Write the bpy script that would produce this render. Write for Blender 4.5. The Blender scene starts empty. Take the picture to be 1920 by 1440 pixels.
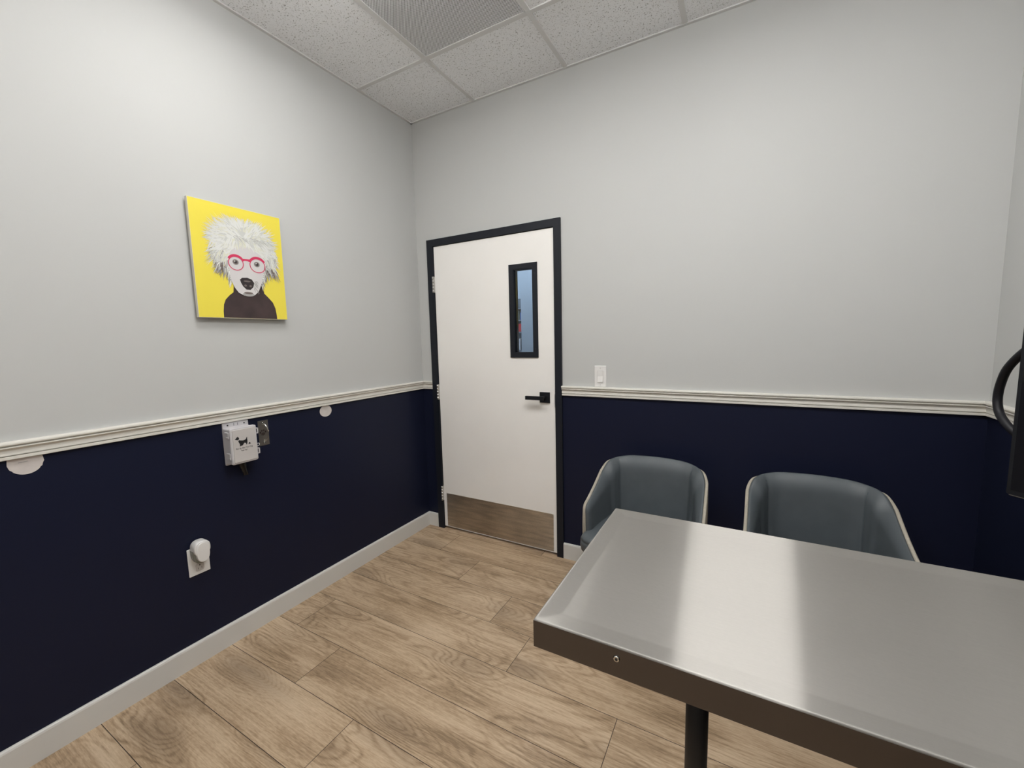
import bpy, bmesh, math, random
from mathutils import Vector, Matrix
random.seed(7)
S = bpy.context.scene
COL = S.collection

# ------------------------------------------------------------------ camera
CAM = Vector((2.0402, -2.3145, 1.3749)); YAW, PITCH, ROLL, FPX = 0.5112, -0.1081, -0.0241, 778.935
fw = Vector((-math.sin(YAW)*math.cos(PITCH), math.cos(YAW)*math.cos(PITCH), math.sin(PITCH)))
r0 = fw.cross(Vector((0, 0, 1))).normalized(); u0 = r0.cross(fw)
rr = math.cos(ROLL)*r0 + math.sin(ROLL)*u0; uu = -math.sin(ROLL)*r0 + math.cos(ROLL)*u0
cd = bpy.data.cameras.new('camera'); cam = bpy.data.objects.new('camera', cd); COL.objects.link(cam)
cd.sensor_fit = 'HORIZONTAL'; cd.sensor_width = 36; cd.lens = 36*FPX/1920; cd.clip_start = 0.02
cam.matrix_world = Matrix(((rr.x, uu.x, -fw.x, CAM.x), (rr.y, uu.y, -fw.y, CAM.y), (rr.z, uu.z, -fw.z, CAM.z), (0, 0, 0, 1)))
S.camera = cam

# ------------------------------------------------------------------ world and exposure
W = bpy.data.worlds.new('world'); S.world = W; W.use_nodes = True
W.node_tree.nodes['Background'].inputs[0].default_value = (0.6, 0.7, 0.85, 1)
W.node_tree.nodes['Background'].inputs[1].default_value = 0.02
S.view_settings.view_transform = 'Standard'; S.view_settings.look = 'None'
S.view_settings.exposure = 0.08; S.view_settings.gamma = 1.0; S.view_settings.use_curve_mapping = False
LIGHT_MAIN = 12.6      # emission of the troffer over the left side of the room
FILL_BACK = 11.0      # emission of the added fill panels behind the camera
LIGHT_HALL = 10.0

# ------------------------------------------------------------------ node helpers
def newmat(name):
    m = bpy.data.materials.new(name); m.use_nodes = True
    nt = m.node_tree; b = nt.nodes['Principled BSDF']
    return m, nt, b
def N(nt, t, **kw):
    n = nt.nodes.new(t)
    for k, v in kw.items():
        if k.startswith('i_'):
            key = k[2:]
            key = int(key) if key.isdigit() else key.replace('_', ' ')
            n.inputs[key].default_value = v
        else: setattr(n, k, v)
    return n
def L(nt, a, ao, b, bi): nt.links.new(a.outputs[ao], b.inputs[bi])
def ramp(nt, pts, interp='LINEAR'):
    r = nt.nodes.new('ShaderNodeValToRGB'); r.color_ramp.interpolation = interp
    el = r.color_ramp.elements
    while len(el) < len(pts): el.new(0.5)
    for e, (p, c) in zip(el, pts):
        e.position = p; e.color = (c, c, c, 1) if isinstance(c, (int, float)) else (*c, 1)
    return r
def mth(nt, op, a=None, b=None, va=None, vb=None):
    n = nt.nodes.new('ShaderNodeMath'); n.operation = op
    if a: nt.links.new(a, n.inputs[0])
    if b: nt.links.new(b, n.inputs[1])
    if va is not None: n.inputs[0].default_value = va
    if vb is not None: n.inputs[1].default_value = vb
    return n.outputs[0]
def simple(name, col, rough=0.5, metal=0.0, spec=0.5, bump=0.0, bscale=200, var=0.0, vscale=8, coat=0):
    m, nt, b = newmat(name)
    b.inputs['Base Color'].default_value = (*col, 1); b.inputs['Roughness'].default_value = rough
    b.inputs['Metallic'].default_value = metal; b.inputs['Specular IOR Level'].default_value = spec
    b.inputs['Coat Weight'].default_value = coat
    tc = N(nt, 'ShaderNodeTexCoord')
    if bump:
        n = N(nt, 'ShaderNodeTexNoise', i_Scale=bscale, i_Detail=3.0); L(nt, tc, 'Object', n, 'Vector')
        bp = N(nt, 'ShaderNodeBump', i_Strength=bump, i_Distance=0.001); L(nt, n, 'Fac', bp, 'Height'); L(nt, bp, 'Normal', b, 'Normal')
    if var:
        n = N(nt, 'ShaderNodeTexNoise', i_Scale=vscale, i_Detail=4.0); L(nt, tc, 'Object', n, 'Vector')
        r = ramp(nt, [(0.3, tuple(c*(1-var) for c in col)), (0.7, tuple(min(1, c*(1+var)) for c in col))])
        L(nt, n, 'Fac', r, 'Fac'); L(nt, r, 'Color', b, 'Base Color')
    return m

# ------------------------------------------------------------------ materials
GREY = (0.535, 0.54, 0.53); NAVY = (0.0100, 0.0125, 0.030)
def wall_mat():
    m, nt, b = newmat('two_tone_wall_paint')
    g = N(nt, 'ShaderNodeNewGeometry'); sp = N(nt, 'ShaderNodeSeparateXYZ'); L(nt, g, 'Position', sp, 0)
    up = mth(nt, 'GREATER_THAN', sp.outputs['Z'], vb=1.055)
    mx = N(nt, 'ShaderNodeMix', data_type='RGBA'); nt.links.new(up, mx.inputs[0])
    mx.inputs[6].default_value = (*NAVY, 1); mx.inputs[7].default_value = (*GREY, 1)
    nt.links.new(mx.outputs[2], b.inputs['Base Color'])
    ro = N(nt, 'ShaderNodeMix', data_type='FLOAT'); nt.links.new(up, ro.inputs[0]); ro.inputs[2].default_value = 0.38; ro.inputs[3].default_value = 0.5
    nt.links.new(ro.outputs[0], b.inputs['Roughness'])
    n = N(nt, 'ShaderNodeTexNoise', i_Scale=260.0, i_Detail=2.0); L(nt, g, 'Position', n, 'Vector')
    bp = N(nt, 'ShaderNodeBump', i_Strength=0.12, i_Distance=0.0006); L(nt, n, 'Fac', bp, 'Height'); L(nt, bp, 'Normal', b, 'Normal')
    b.inputs['Specular IOR Level'].default_value = 0.17
    return m
M_wall = wall_mat()
M_trim = simple('trim_white_paint', (0.71, 0.69, 0.635), 0.35)
M_base = simple('baseboard_white_paint', (0.66, 0.65, 0.62), 0.4)
M_door = simple('door_white_paint', (0.90, 0.88, 0.85), 0.4, var=0.02, vscale=2.5, bump=0.05, bscale=120)
M_frame = simple('door_frame_black_paint', (0.010, 0.012, 0.018), 0.5, spec=0.3)
M_black = simple('matte_black_metal', (0.009, 0.010, 0.013), 0.45, spec=0.3)
M_steel = simple('hinge_steel', (0.55, 0.54, 0.52), 0.35, metal=1)
M_white_plastic = simple('white_plastic', (0.78, 0.77, 0.755), 0.35)
M_box_plastic = simple('grey_white_box_plastic', (0.56, 0.545, 0.56), 0.4)
M_lid_plastic = simple('box_lid_plastic', (0.56, 0.535, 0.52), 0.42)
M_dark_print = simple('black_print', (0.012, 0.012, 0.014), 0.5)
M_screwhole = simple('dark_recess', (0.01, 0.01, 0.01), 0.6)
M_patch = simple('white_spackle', (0.62, 0.575, 0.55), 0.7, bump=0.3, bscale=150, var=0.05, vscale=40)
M_fabric = simple('blue_grey_vinyl', (0.078, 0.091, 0.100), 0.5, bump=0.25, bscale=700, var=0.06, vscale=15)
M_shell = simple('beige_woven_fabric', (0.40, 0.365, 0.30), 0.8, bump=0.5, bscale=900, var=0.08, vscale=120)
M_stitch = simple('stitch_thread', (0.05, 0.07, 0.08), 0.7)
M_leg = simple('powder_coated_leg', (0.013, 0.0125, 0.013), 0.45)
M_cable = simple('black_cable_jacket', (0.008, 0.008, 0.011), 0.5, spec=0.3)
M_screen = simple('screen_glass', (0.01, 0.01, 0.012), 0.1)
M_led = simple('light_housing', (0.75, 0.75, 0.75), 0.4)
M_tee = simple('ceiling_tee_white', (0.70, 0.70, 0.70), 0.45)
M_yellow = simple('print_yellow', (0.83, 0.70, 0.075), 0.35)
M_yellow_lite = simple('print_pale_yellow', (0.86, 0.78, 0.25), 0.35)
M_fur = [simple('print_fur_%s' % n, c, 0.35) for n, c in (('white', (0.74, 0.75, 0.72)), ('cream', (0.70, 0.70, 0.58)), ('pale', (0.60, 0.61, 0.58)), ('grey', (0.36, 0.35, 0.34)), ('brown', (0.16, 0.13, 0.12)), ('face', (0.64, 0.62, 0.62)))]
M_sweater = simple('print_dark_jumper', (0.045, 0.028, 0.028), 0.4, var=0.35, vscale=12)
M_nose = simple('print_nose', (0.025, 0.018, 0.02), 0.4)
M_pink = simple('print_pink_red', (0.62, 0.035, 0.11), 0.35)
M_panel_edge = simple('acrylic_edge', (0.62, 0.6, 0.52), 0.3)

def emis(name, col, st):
    m, nt, b = newmat(name); b.inputs['Base Color'].default_value = (0.8, 0.8, 0.8, 1)
    b.inputs['Emission Color'].default_value = (*col, 1); b.inputs['Emission Strength'].default_value = st
    return m
M_lampA = emis('diffuser_glow_main', (1.0, 0.99, 0.972), LIGHT_MAIN)
M_fillB = emis('diffuser_fill_back', (1.0, 0.99, 0.972), FILL_BACK)  # unseen rear panel, there as fill for ceiling and chairs
M_fillC = emis('diffuser_fill_rear_left', (1.0, 0.99, 0.972), FILL_BACK)  # unseen rear panel, added to even out the room light
M_lampD = emis('diffuser_glow_table', (1.0, 0.99, 0.972), 23.5)
M_lampH = emis('diffuser_glow_hall', (0.70, 0.85, 1.0), LIGHT_HALL)

def floor_mat():
    m, nt, b = newmat('oak_laminate')
    g = N(nt, 'ShaderNodeNewGeometry'); a = N(nt, 'ShaderNodeAttribute', attribute_name='plank_seed')
    off = N(nt, 'ShaderNodeVectorMath', operation='SCALE'); off.inputs[3].default_value = 37.0
    L(nt, a, 'Color', off, 0)
    ad = N(nt, 'ShaderNodeVectorMath', operation='ADD'); L(nt, g, 'Position', ad, 0); L(nt, off, 0, ad, 1)
    def mp(sx, sy):
        v = N(nt, 'ShaderNodeVectorMath', operation='MULTIPLY'); v.inputs[1].default_value = (sx, sy, 1); L(nt, ad, 0, v, 0); return v
    v7 = mp(1.6, 6.0); v7n = N(nt, 'ShaderNodeTexNoise', i_Scale=2.0, i_Detail=1.0); L(nt, v7, 0, v7n, 'Vector')
    v7s = N(nt, 'ShaderNodeVectorMath', operation='SCALE'); v7s.inputs[3].default_value = 0.35; L(nt, v7n, 'Color', v7s, 0)
    v7a = N(nt, 'ShaderNodeVectorMath', operation='ADD'); L(nt, v7, 0, v7a, 0); L(nt, v7s, 0, v7a, 1)
    vo = N(nt, 'ShaderNodeTexVoronoi', i_Scale=0.8); L(nt, v7a, 0, vo, 'Vector')
    near = ramp(nt, [(0.0, 1.0), (0.16, 0.55), (0.42, 0.0)]); L(nt, vo, 'Distance', near, 'Fac')
    # cathedral contour lines
    v1 = mp(1.25, 5.5); n1 = N(nt, 'ShaderNodeTexNoise', i_Scale=1.0, i_Detail=1.2, i_Roughness=0.4, i_Distortion=0.5); L(nt, v1, 0, n1, 'Vector')
    rings = mth(nt, 'SINE', mth(nt, 'MULTIPLY', mth(nt, 'ADD', n1.outputs['Fac'], mth(nt, 'MULTIPLY', near.outputs['Color'], vb=0.42)), vb=105.0))
    rings = mth(nt, 'ADD', mth(nt, 'MULTIPLY', rings, vb=0.5), vb=0.5)
    rings = mth(nt, 'POWER', rings, vb=2.6)
    # where the figure shows
    v2 = mp(0.9, 4.0); n2 = N(nt, 'ShaderNodeTexNoise', i_Scale=1.6, i_Detail=1.0); L(nt, v2, 0, n2, 'Vector')
    fig = ramp(nt, [(0.40, 0.15), (0.56, 1.0)]); L(nt, n2, 'Fac', fig, 'Fac')
    rf = mth(nt, 'MULTIPLY', rings, mth(nt, 'MINIMUM', mth(nt, 'ADD', fig.outputs['Color'], near.outputs['Color']), vb=1.15))
    # fibres
    v3 = mp(5.0, 150.0); n3 = N(nt, 'ShaderNodeTexNoise', i_Scale=1.0, i_Detail=3.0, i_Roughness=0.6); L(nt, v3, 0, n3, 'Vector')
    v4 = mp(45.0, 300.0); n4 = N(nt, 'ShaderNodeTexNoise', i_Scale=1.0, i_Detail=2.0); L(nt, v4, 0, n4, 'Vector')
    # broad smoky patches
    v5 = mp(1.8, 8.5); n5 = N(nt, 'ShaderNodeTexNoise', i_Scale=1.3, i_Detail=3.0, i_Roughness=0.55); L(nt, v5, 0, n5, 'Vector')
    # fine speckled whitening
    v6 = mp(90.0, 300.0); n6 = N(nt, 'ShaderNodeTexNoise', i_Scale=1.0, i_Detail=1.0); L(nt, v6, 0, n6, 'Vector')
    base = ramp(nt, [(0.25, (0.25, 0.172, 0.104)), (0.42, (0.39, 0.275, 0.174)), (0.58, (0.505, 0.375, 0.250)), (0.75, (0.60, 0.46, 0.32))])
    t = mth(nt, 'ADD', mth(nt, 'ADD', mth(nt, 'MULTIPLY', n5.outputs['Fac'], vb=0.75), vb=0.17), mth(nt, 'MULTIPLY', mth(nt, 'SUBTRACT', n3.outputs['Fac'], vb=0.5), vb=0.62))
    t = mth(nt, 'SUBTRACT', t, mth(nt, 'MULTIPLY', rf, vb=0.15))
    t = mth(nt, 'ADD', t, mth(nt, 'MULTIPLY', mth(nt, 'SUBTRACT', n4.outputs['Fac'], vb=0.5), vb=0.42))
    sp = N(nt, 'ShaderNodeSeparateXYZ'); L(nt, a, 'Color', sp, 0)
    t = mth(nt, 'ADD', t, mth(nt, 'MULTIPLY', mth(nt, 'SUBTRACT', sp.outputs['X'], vb=0.5), vb=0.07))
    nt.links.new(t, base.inputs['Fac'])
    # greyish knots
    kn = ramp(nt, [(0.0, 1.25), (0.10, 0.8), (0.36, 0.0)]); L(nt, vo, 'Distance', kn, 'Fac')
    mx = N(nt, 'ShaderNodeMix', data_type='RGBA'); mx.inputs[7].default_value = (0.19, 0.135, 0.092, 1)
    nt.links.new(mth(nt, 'MULTIPLY', kn.outputs['Color'], n3.outputs['Fac']), mx.inputs[0]); nt.links.new(base.outputs['Color'], mx.inputs[6])
    nt.links.new(mx.outputs[2], b.inputs['Base Color'])
    b.inputs['Roughness'].default_value = 0.32; b.inputs['Specular IOR Level'].default_value = 0.35
    bp = N(nt, 'ShaderNodeBump', i_Strength=0.15, i_Distance=0.0008); nt.links.new(n3.outputs['Fac'], bp.inputs['Height']); L(nt, bp, 'Normal', b, 'Normal')
    return m
M_floor = floor_mat()
M_groove = simple('plank_groove', (0.04, 0.026, 0.017), 0.7)

def tile_mat():
    m, nt, b = newmat('fissured_ceiling_tile')
    g = N(nt, 'ShaderNodeNewGeometry')
    n = N(nt, 'ShaderNodeTexNoise', i_Scale=150.0, i_Detail=1.5, i_Roughness=0.5, i_Distortion=0.9); L(nt, g, 'Position', n, 'Vector')
    r = ramp(nt, [(0.335, (0.45, 0.45, 0.45)), (0.39, (0.93, 0.945, 0.97))]); L(nt, n, 'Fac', r, 'Fac')
    n2 = N(nt, 'ShaderNodeTexNoise', i_Scale=420.0, i_Detail=1.0); L(nt, g, 'Position', n2, 'Vector')
    r2 = ramp(nt, [(0.30, 0.8), (0.38, 1.0)]); L(nt, n2, 'Fac', r2, 'Fac')
    mx = N(nt, 'ShaderNodeMix', data_type='RGBA', blend_type='MULTIPLY'); mx.inputs[0].default_value = 1
    nt.links.new(r.outputs['Color'], mx.inputs[6]); nt.links.new(r2.outputs['Color'], mx.inputs[7])
    nt.links.new(mx.outputs[2], b.inputs['Base Color'])
    bp = N(nt, 'ShaderNodeBump', i_Strength=0.5, i_Distance=0.002); nt.links.new(r.outputs['Color'], bp.inputs['Height']); L(nt, bp, 'Normal', b, 'Normal')
    b.inputs['Roughness'].default_value = 0.9; b.inputs['Specular IOR Level'].default_value = 0.1
    return m
M_tile = tile_mat()

def grille_mat():
    m, nt, b = newmat('perforated_grille')
    g = N(nt, 'ShaderNodeNewGeometry')
    rot = N(nt, 'ShaderNodeVectorRotate', rotation_type='Z_AXIS', i_Angle=math.radians(45)); L(nt, g, 'Position', rot, 'Vector')
    fr = N(nt, 'ShaderNodeVectorMath', operation='MODULO'); 
    sc = N(nt, 'ShaderNodeVectorMath', operation='SCALE'); sc.inputs[3].default_value = 1/0.0066; L(nt, rot, 0, sc, 0)
    f2 = N(nt, 'ShaderNodeVectorMath', operation='FRACTION'); L(nt, sc, 0, f2, 0)
    sb = N(nt, 'ShaderNodeVectorMath', operation='SUBTRACT'); sb.inputs[1].default_value = (0.5, 0.5, 0); L(nt, f2, 0, sb, 0)
    ml = N(nt, 'ShaderNodeVectorMath', operation='MULTIPLY'); ml.inputs[1].default_value = (1, 1, 0); L(nt, sb, 0, ml, 0)
    ln = N(nt, 'ShaderNodeVectorMath', operation='LENGTH'); L(nt, ml, 0, ln, 0)
    hole = ramp(nt, [(0.29, 1.0), (0.35, 0.0)]); L(nt, ln, 'Value', hole, 'Fac')
    mx = N(nt, 'ShaderNodeMix', data_type='RGBA'); nt.links.new(hole.outputs['Color'], mx.inputs[0])
    mx.inputs[6].default_value = (0.82, 0.83, 0.85, 1); mx.inputs[7].default_value = (0.045, 0.048, 0.05, 1)
    nt.links.new(mx.outputs[2], b.inputs['Base Color']); b.inputs['Roughness'].default_value = 0.45
    b.inputs['Metallic'].default_value = 0.0
    return m
M_grille = grille_mat()

def brushed(name, tangent, along, across, col, fine=(30, 900, 900), wear=0.03, diffuse=0.0, lobe=1.0):
    """Steel with its grain along 'tangent': narrow lobe along it, wide lobe across it."""
    m = bpy.data.materials.new(name); m.use_nodes = True; nt = m.node_tree; nt.nodes.remove(nt.nodes['Principled BSDF'])
    out = nt.nodes['Material Output']
    gl = N(nt, 'ShaderNodeBsdfAnisotropic'); gl.distribution = 'GGX'
    a = math.sqrt(along*across)
    gl.inputs['Roughness'].default_value = math.sqrt(a)
    gl.inputs['Anisotropy'].default_value = 1-math.sqrt(along/across)
    tv = N(nt, 'ShaderNodeCombineXYZ'); tv.inputs[0].default_value, tv.inputs[1].default_value, tv.inputs[2].default_value = tangent
    L(nt, tv, 0, gl, 'Tangent')
    g = N(nt, 'ShaderNodeNewGeometry'); v = N(nt, 'ShaderNodeVectorMath', operation='MULTIPLY'); v.inputs[1].default_value = fine; L(nt, g, 'Position', v, 0)
    n = N(nt, 'ShaderNodeTexNoise', i_Scale=1.0, i_Detail=3.0); L(nt, v, 0, n, 'Vector')
    n2 = N(nt, 'ShaderNodeTexNoise', i_Scale=5.0, i_Detail=4.0); L(nt, g, 'Position', n2, 'Vector')
    n3 = N(nt, 'ShaderNodeTexNoise', i_Scale=160.0, i_Detail=2.0); L(nt, g, 'Position', n3, 'Vector')
    s = mth(nt, 'ADD', mth(nt, 'MULTIPLY', n.outputs['Fac'], vb=0.45), mth(nt, 'ADD', mth(nt, 'MULTIPLY', n2.outputs['Fac'], vb=0.35), mth(nt, 'MULTIPLY', n3.outputs['Fac'], vb=0.2)))
    r = ramp(nt, [(0.3, tuple(c*(1-wear*2) for c in col)), (0.7, tuple(c*(1+wear) for c in col))]); nt.links.new(s, r.inputs['Fac'])
    sc_ = N(nt, 'ShaderNodeVectorMath', operation='SCALE'); sc_.inputs[3].default_value = lobe; L(nt, r, 'Color', sc_, 0); L(nt, sc_, 0, gl, 'Color')
    if diffuse:
        g2 = N(nt, 'ShaderNodeBsdfAnisotropic'); g2.distribution = 'GGX'; g2.inputs['Roughness'].default_value = 0.62; L(nt, r, 'Color', g2, 'Color')
        mx = N(nt, 'ShaderNodeMixShader'); mx.inputs[0].default_value = diffuse
        L(nt, gl, 0, mx, 1); L(nt, g2, 0, mx, 2); L(nt, mx, 0, out, 0)
    else: L(nt, gl, 0, out, 0)
    return m
M_table = brushed('brushed_steel_top', (1, 0, 0), 0.010, 1.2, (0.60, 0.575, 0.535), (30, 900, 900), 0.03, 0.46, 0.46)
M_kick = brushed('brushed_kick_plate', (1, 0, 0), 0.06, 0.45, (0.72, 0.63, 0.52), (5, 200, 60), 0.24)
M_plate = brushed('brushed_small_plate', (0, 0, 1), 0.06, 0.4, (0.52, 0.50, 0.46), (300, 300, 60), 0.06)
M_chrome = simple('polished_steel', (0.72, 0.71, 0.68), 0.18, metal=1)

def glass_mat():
    m, nt, b = newmat('door_window_glass')
    b.inputs['Base Color'].default_value = (0.86, 0.90, 0.95, 1); b.inputs['Roughness'].default_value = 0.0
    b.inputs['Transmission Weight'].default_value = 1.0; b.inputs['IOR'].default_value = 1.45
    return m
M_glass = glass_mat()
def clear_mat():
    m, nt, b = newmat('smoky_translucent_plastic')
    b.inputs['Base Color'].default_value = (0.42, 0.42, 0.36, 1); b.inputs['Roughness'].default_value = 0.25
    b.inputs['Transmission Weight'].default_value = 0.5
    return m
M_smoky = clear_mat()

# ------------------------------------------------------------------ mesh helpers
def link(name, me, mats, parent=None, smooth=False):
    o = bpy.data.objects.new(name, me); COL.objects.link(o)
    for m in (mats if isinstance(mats, (list, tuple)) else [mats]): me.materials.append(m)
    if smooth:
        for p in me.polygons: p.use_smooth = True
    if parent is not None: o.parent = parent; o.matrix_parent_inverse = parent.matrix_world.inverted() if parent.type == 'EMPTY' and False else Matrix()
    return o
def obj(name, bm, mats, parent=None, smooth=False, origin=None):
    """World-space bmesh -> object. With a parent, vertices are moved into the parent's frame (parents carry translation only)."""
    if parent is not None:
        p = parent; t = Vector((0, 0, 0))
        while p is not None: t += p.location; p = p.parent
        bmesh.ops.translate(bm, verts=bm.verts, vec=-t)
    elif origin is not None:
        bmesh.ops.translate(bm, verts=bm.verts, vec=-Vector(origin))
    bmesh.ops.recalc_face_normals(bm, faces=bm.faces)
    me = bpy.data.meshes.new(name); bm.to_mesh(me); bm.free()
    o = link(name, me, mats, parent, smooth)
    if parent is None and origin is not None: o.location = origin
    return o
def empty(name, loc, label=None, cat=None, group=None, kind=None):
    o = bpy.data.objects.new(name, None); COL.objects.link(o); o.location = loc; o.empty_display_size = 0.05
    return tag(o, label, cat, group, kind)
def tag(o, label=None, cat=None, group=None, kind=None):
    if label: o['label'] = label
    if cat: o['category'] = cat
    if group: o['group'] = group
    if kind: o['kind'] = kind
    return o
def box(bm, x0, x1, y0, y1, z0, z1, bev=0.0, seg=2, mi=0):
    vs = [bm.verts.new(p) for p in ((x0,y0,z0),(x1,y0,z0),(x1,y1,z0),(x0,y1,z0),(x0,y0,z1),(x1,y0,z1),(x1,y1,z1),(x0,y1,z1))]
    fs = [bm.faces.new([vs[i] for i in q]) for q in ((3,2,1,0),(4,5,6,7),(0,1,5,4),(1,2,6,5),(2,3,7,6),(3,0,4,7))]
    for f in fs: f.material_index = mi
    if bev:
        es = list({e for f in fs for e in f.edges})
        bmesh.ops.bevel(bm, geom=es, offset=bev, segments=seg, affect='EDGES', profile=0.5, material=-1)
def bxo(name, dims, mat, parent=None, bev=0.0, seg=2, smooth=False, origin=None):
    bm = bmesh.new(); box(bm, *dims, bev=bev, seg=seg); return obj(name, bm, mat, parent, smooth, origin)
def cyl(bm, p0, p1, r0_, r1_=None, n=24, caps=True, mi=0):
    p0 = Vector(p0); p1 = Vector(p1); r1_ = r0_ if r1_ is None else r1_
    d = (p1-p0).normalized(); a = d.orthogonal().normalized(); b = d.cross(a)
    A = [bm.verts.new(p0+(a*math.cos(2*math.pi*i/n)+b*math.sin(2*math.pi*i/n))*r0_) for i in range(n)]
    B = [bm.verts.new(p1+(a*math.cos(2*math.pi*i/n)+b*math.sin(2*math.pi*i/n))*r1_) for i in range(n)]
    for i in range(n):
        f = bm.faces.new((A[i], A[(i+1)%n], B[(i+1)%n], B[i])); f.material_index = mi; f.smooth = True
    if caps: bm.faces.new(A[::-1]).material_index = mi; bm.faces.new(B).material_index = mi
def tube(bm, pts, r, n=12, caps=True):
    pts = [Vector(p) for p in pts]; rings = []; a = None
    for i, p in enumerate(pts):
        d = (pts[min(i+1, len(pts)-1)]-pts[max(i-1, 0)]).normalized()
        a = d.orthogonal().normalized() if a is None else (a-d*a.dot(d)).normalized()
        b = d.cross(a); rr_ = r[i] if isinstance(r, (list, tuple)) else r
        rings.append([bm.verts.new(p+(a*math.cos(2*math.pi*k/n)+b*math.sin(2*math.pi*k/n))*rr_) for k in range(n)])
    for A, B in zip(rings, rings[1:]):
        for k in range(n): bm.faces.new((A[k], A[(k+1)%n], B[(k+1)%n], B[k])).smooth = True
    if caps: bm.faces.new(rings[0][::-1]); bm.faces.new(rings[-1])
def catmull(P, n=10):
    P = [Vector(p) for p in P]; Q = [P[0]*2-P[1]]+P+[P[-1]*2-P[-2]]; out = []
    for i in range(1, len(Q)-2):
        for k in range(n):
            t = k/n; a, b, c, d = Q[i-1:i+3]
            out.append(0.5*((2*b)+(c-a)*t+(2*a-5*b+4*c-d)*t*t+(3*b-a-3*c+d)*t**3))
    out.append(P[-1]); return out
def prism(bm, poly, ax, lo, hi, mi=0):
    """poly: 2D points; ax 'x': (y,z) polygon extruded along x, and so on."""
    def P(a, b, t): return {'x': (t, a, b), 'y': (a, t, b), 'z': (a, b, t)}[ax]
    A = [bm.verts.new(P(a, b, lo)) for a, b in poly]; B = [bm.verts.new(P(a, b, hi)) for a, b in poly]; n = len(poly)
    fs = [bm.faces.new(A[::-1]), bm.faces.new(B)]+[bm.faces.new((A[i], A[(i+1)%n], B[(i+1)%n], B[i])) for i in range(n)]
    for f in fs: f.material_index = mi
def rrect(x0, x1, y0, y1, r, n=6):
    o = []
    for cx, cy, a0 in ((x1-r, y1-r, 0), (x0+r, y1-r, 90), (x0+r, y0+r, 180), (x1-r, y0+r, 270)):
        for k in range(n+1):
            a = math.radians(a0+90*k/n); o.append((cx+r*math.cos(a), cy+r*math.sin(a)))
    return o

# ------------------------------------------------------------------ the setting
H = 2.848; RX = 2.885; YB = -4.7; HY = 2.2
struct = lambda o: tag(o, kind='structure')
# walls
struct(bxo('wall_left', (-0.12, 0, YB-0.12, 0.12, -0.05, H+0.15), M_wall))
struct(bxo('wall_right', (RX, RX+0.12, YB-0.12, 0.12, -0.05, H+0.15), M_wall))
struct(bxo('wall_rear', (0, RX, YB-0.12, YB, -0.05, H+0.15), M_wall))
bm = bmesh.new(); OX0, OX1, OZ = 0.135, 1.058, 2.03
box(bm, 0, OX0, 0, 0.12, -0.05, H+0.15); box(bm, OX1, RX, 0, 0.12, -0.05, H+0.15); box(bm, OX0, OX1, 0, 0.12, OZ, H+0.15)
struct(obj('wall_back', bm, M_wall))

# floor of individual planks with grooves
bm = bmesh.new(); lay = bm.loops.layers.float_color.new('plank_seed')
PW, PL, G = 0.2255, 1.525, 0.0011
joints = {0: 0.95, 1: 0.322, 2: 0.636, 3: 0.992, 4: 1.216, 5: 0.155, 6: 0.48, 7: 0.83, 8: 1.25, 9: 0.317}
for k in range(-10, 22):
    y1 = -0.0525-PW*(k-1); y0 = y1-PW
    if k == 0: y1 = min(y1, 3.0)
    j0 = joints.get(k, random.random()*PL)
    x = j0-3*PL
    while x < RX+0.1:
        xa, xb = max(x+G, -0.05), min(x+PL-G, RX+0.1)
        if xb > xa and y0 < 2.3:
            vs = [bm.verts.new(p) for p in ((xa, y0+G, 0), (xb, y0+G, 0), (xb, y1-G, 0), (xa, y1-G, 0))]
            f = bm.faces.new(vs); c = (random.random(), random.random(), random.random(), 1)
            for l in f.loops: l[lay] = c
        x += PL
box(bm, -0.1, RX+0.1, YB-0.1, 2.3, -0.05, -0.002, mi=1)
struct(obj('floor', bm, [M_floor, M_groove]))

# ceiling: tiles, with the inverted-T grid as its child
XT = [0.524+0.6096*k for k in range(4)]; YT = [-0.459, -1.678, -2.897, -4.117]
bm = bmesh.new()
TX = [0.0]+XT+[RX]; TY = [0.0]+YT+[YB]
LA = (0.524, 1.1336, -1.678, -1.0686); LB = (1.7432, 2.3528, -3.5066, -2.897); LD = (1.7432, 2.3528, -1.678, -1.0686); LC = (0.524, 1.1336, -3.5066, -2.897)
GR = (0.524, 1.1336, -1.0686, -0.459)
def overlaps(a, b): return a[0] < b[1]-1e-3 and a[1] > b[0]+1e-3 and a[2] < b[3]-1e-3 and a[3] > b[2]+1e-3
for i in range(len(TX)-1):
    for j in range(len(TY)-1):
        x0, x1, y1, y0 = TX[i], TX[i+1], TY[j], TY[j+1]
        if x1 > RX: x1 = RX
        cells = [(x0, x1, y0, y1)]
        for hole in (LA, LB, LC, LD, GR):
            nc = []
            for c in cells:
                if overlaps(c, hole):
                    if c[2] < hole[2]-1e-3: nc.append((c[0], c[1], c[2], hole[2]))
                    if c[3] > hole[3]+1e-3: nc.append((c[0], c[1], hole[3], c[3]))
                else: nc.append(c)
            cells = nc
        for c in cells: box(bm, c[0]+0.003, c[1]-0.003, c[2]+0.003, c[3]-0.003, H+0.005, H+0.02)
box(bm, -0.05, RX+0.05, YB-0.05, 0.05, H+0.13, H+0.15)
ceil = struct(obj('ceiling', bm, M_tile))
bm = bmesh.new(); T2 = 0.012
for x in XT[:-1]+[XT[-1]]:
    if x < RX: box(bm, x-T2, x+T2, YB, 0, H, H+0.006, bev=0.0008, seg=1)
for y in YT: box(bm, 0, RX, y-T2, y+T2, H-0.0004, H+0.006, bev=0.0008, seg=1)
for y, xa_ in ((-1.0686, 0.524), (-1.0686, 1.7432), (-3.5066, 0.524), (-3.5066, 1.7432)): box(bm, xa_, xa_+0.6096, y-T2, y+T2, H-0.0002, H+0.006)
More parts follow.
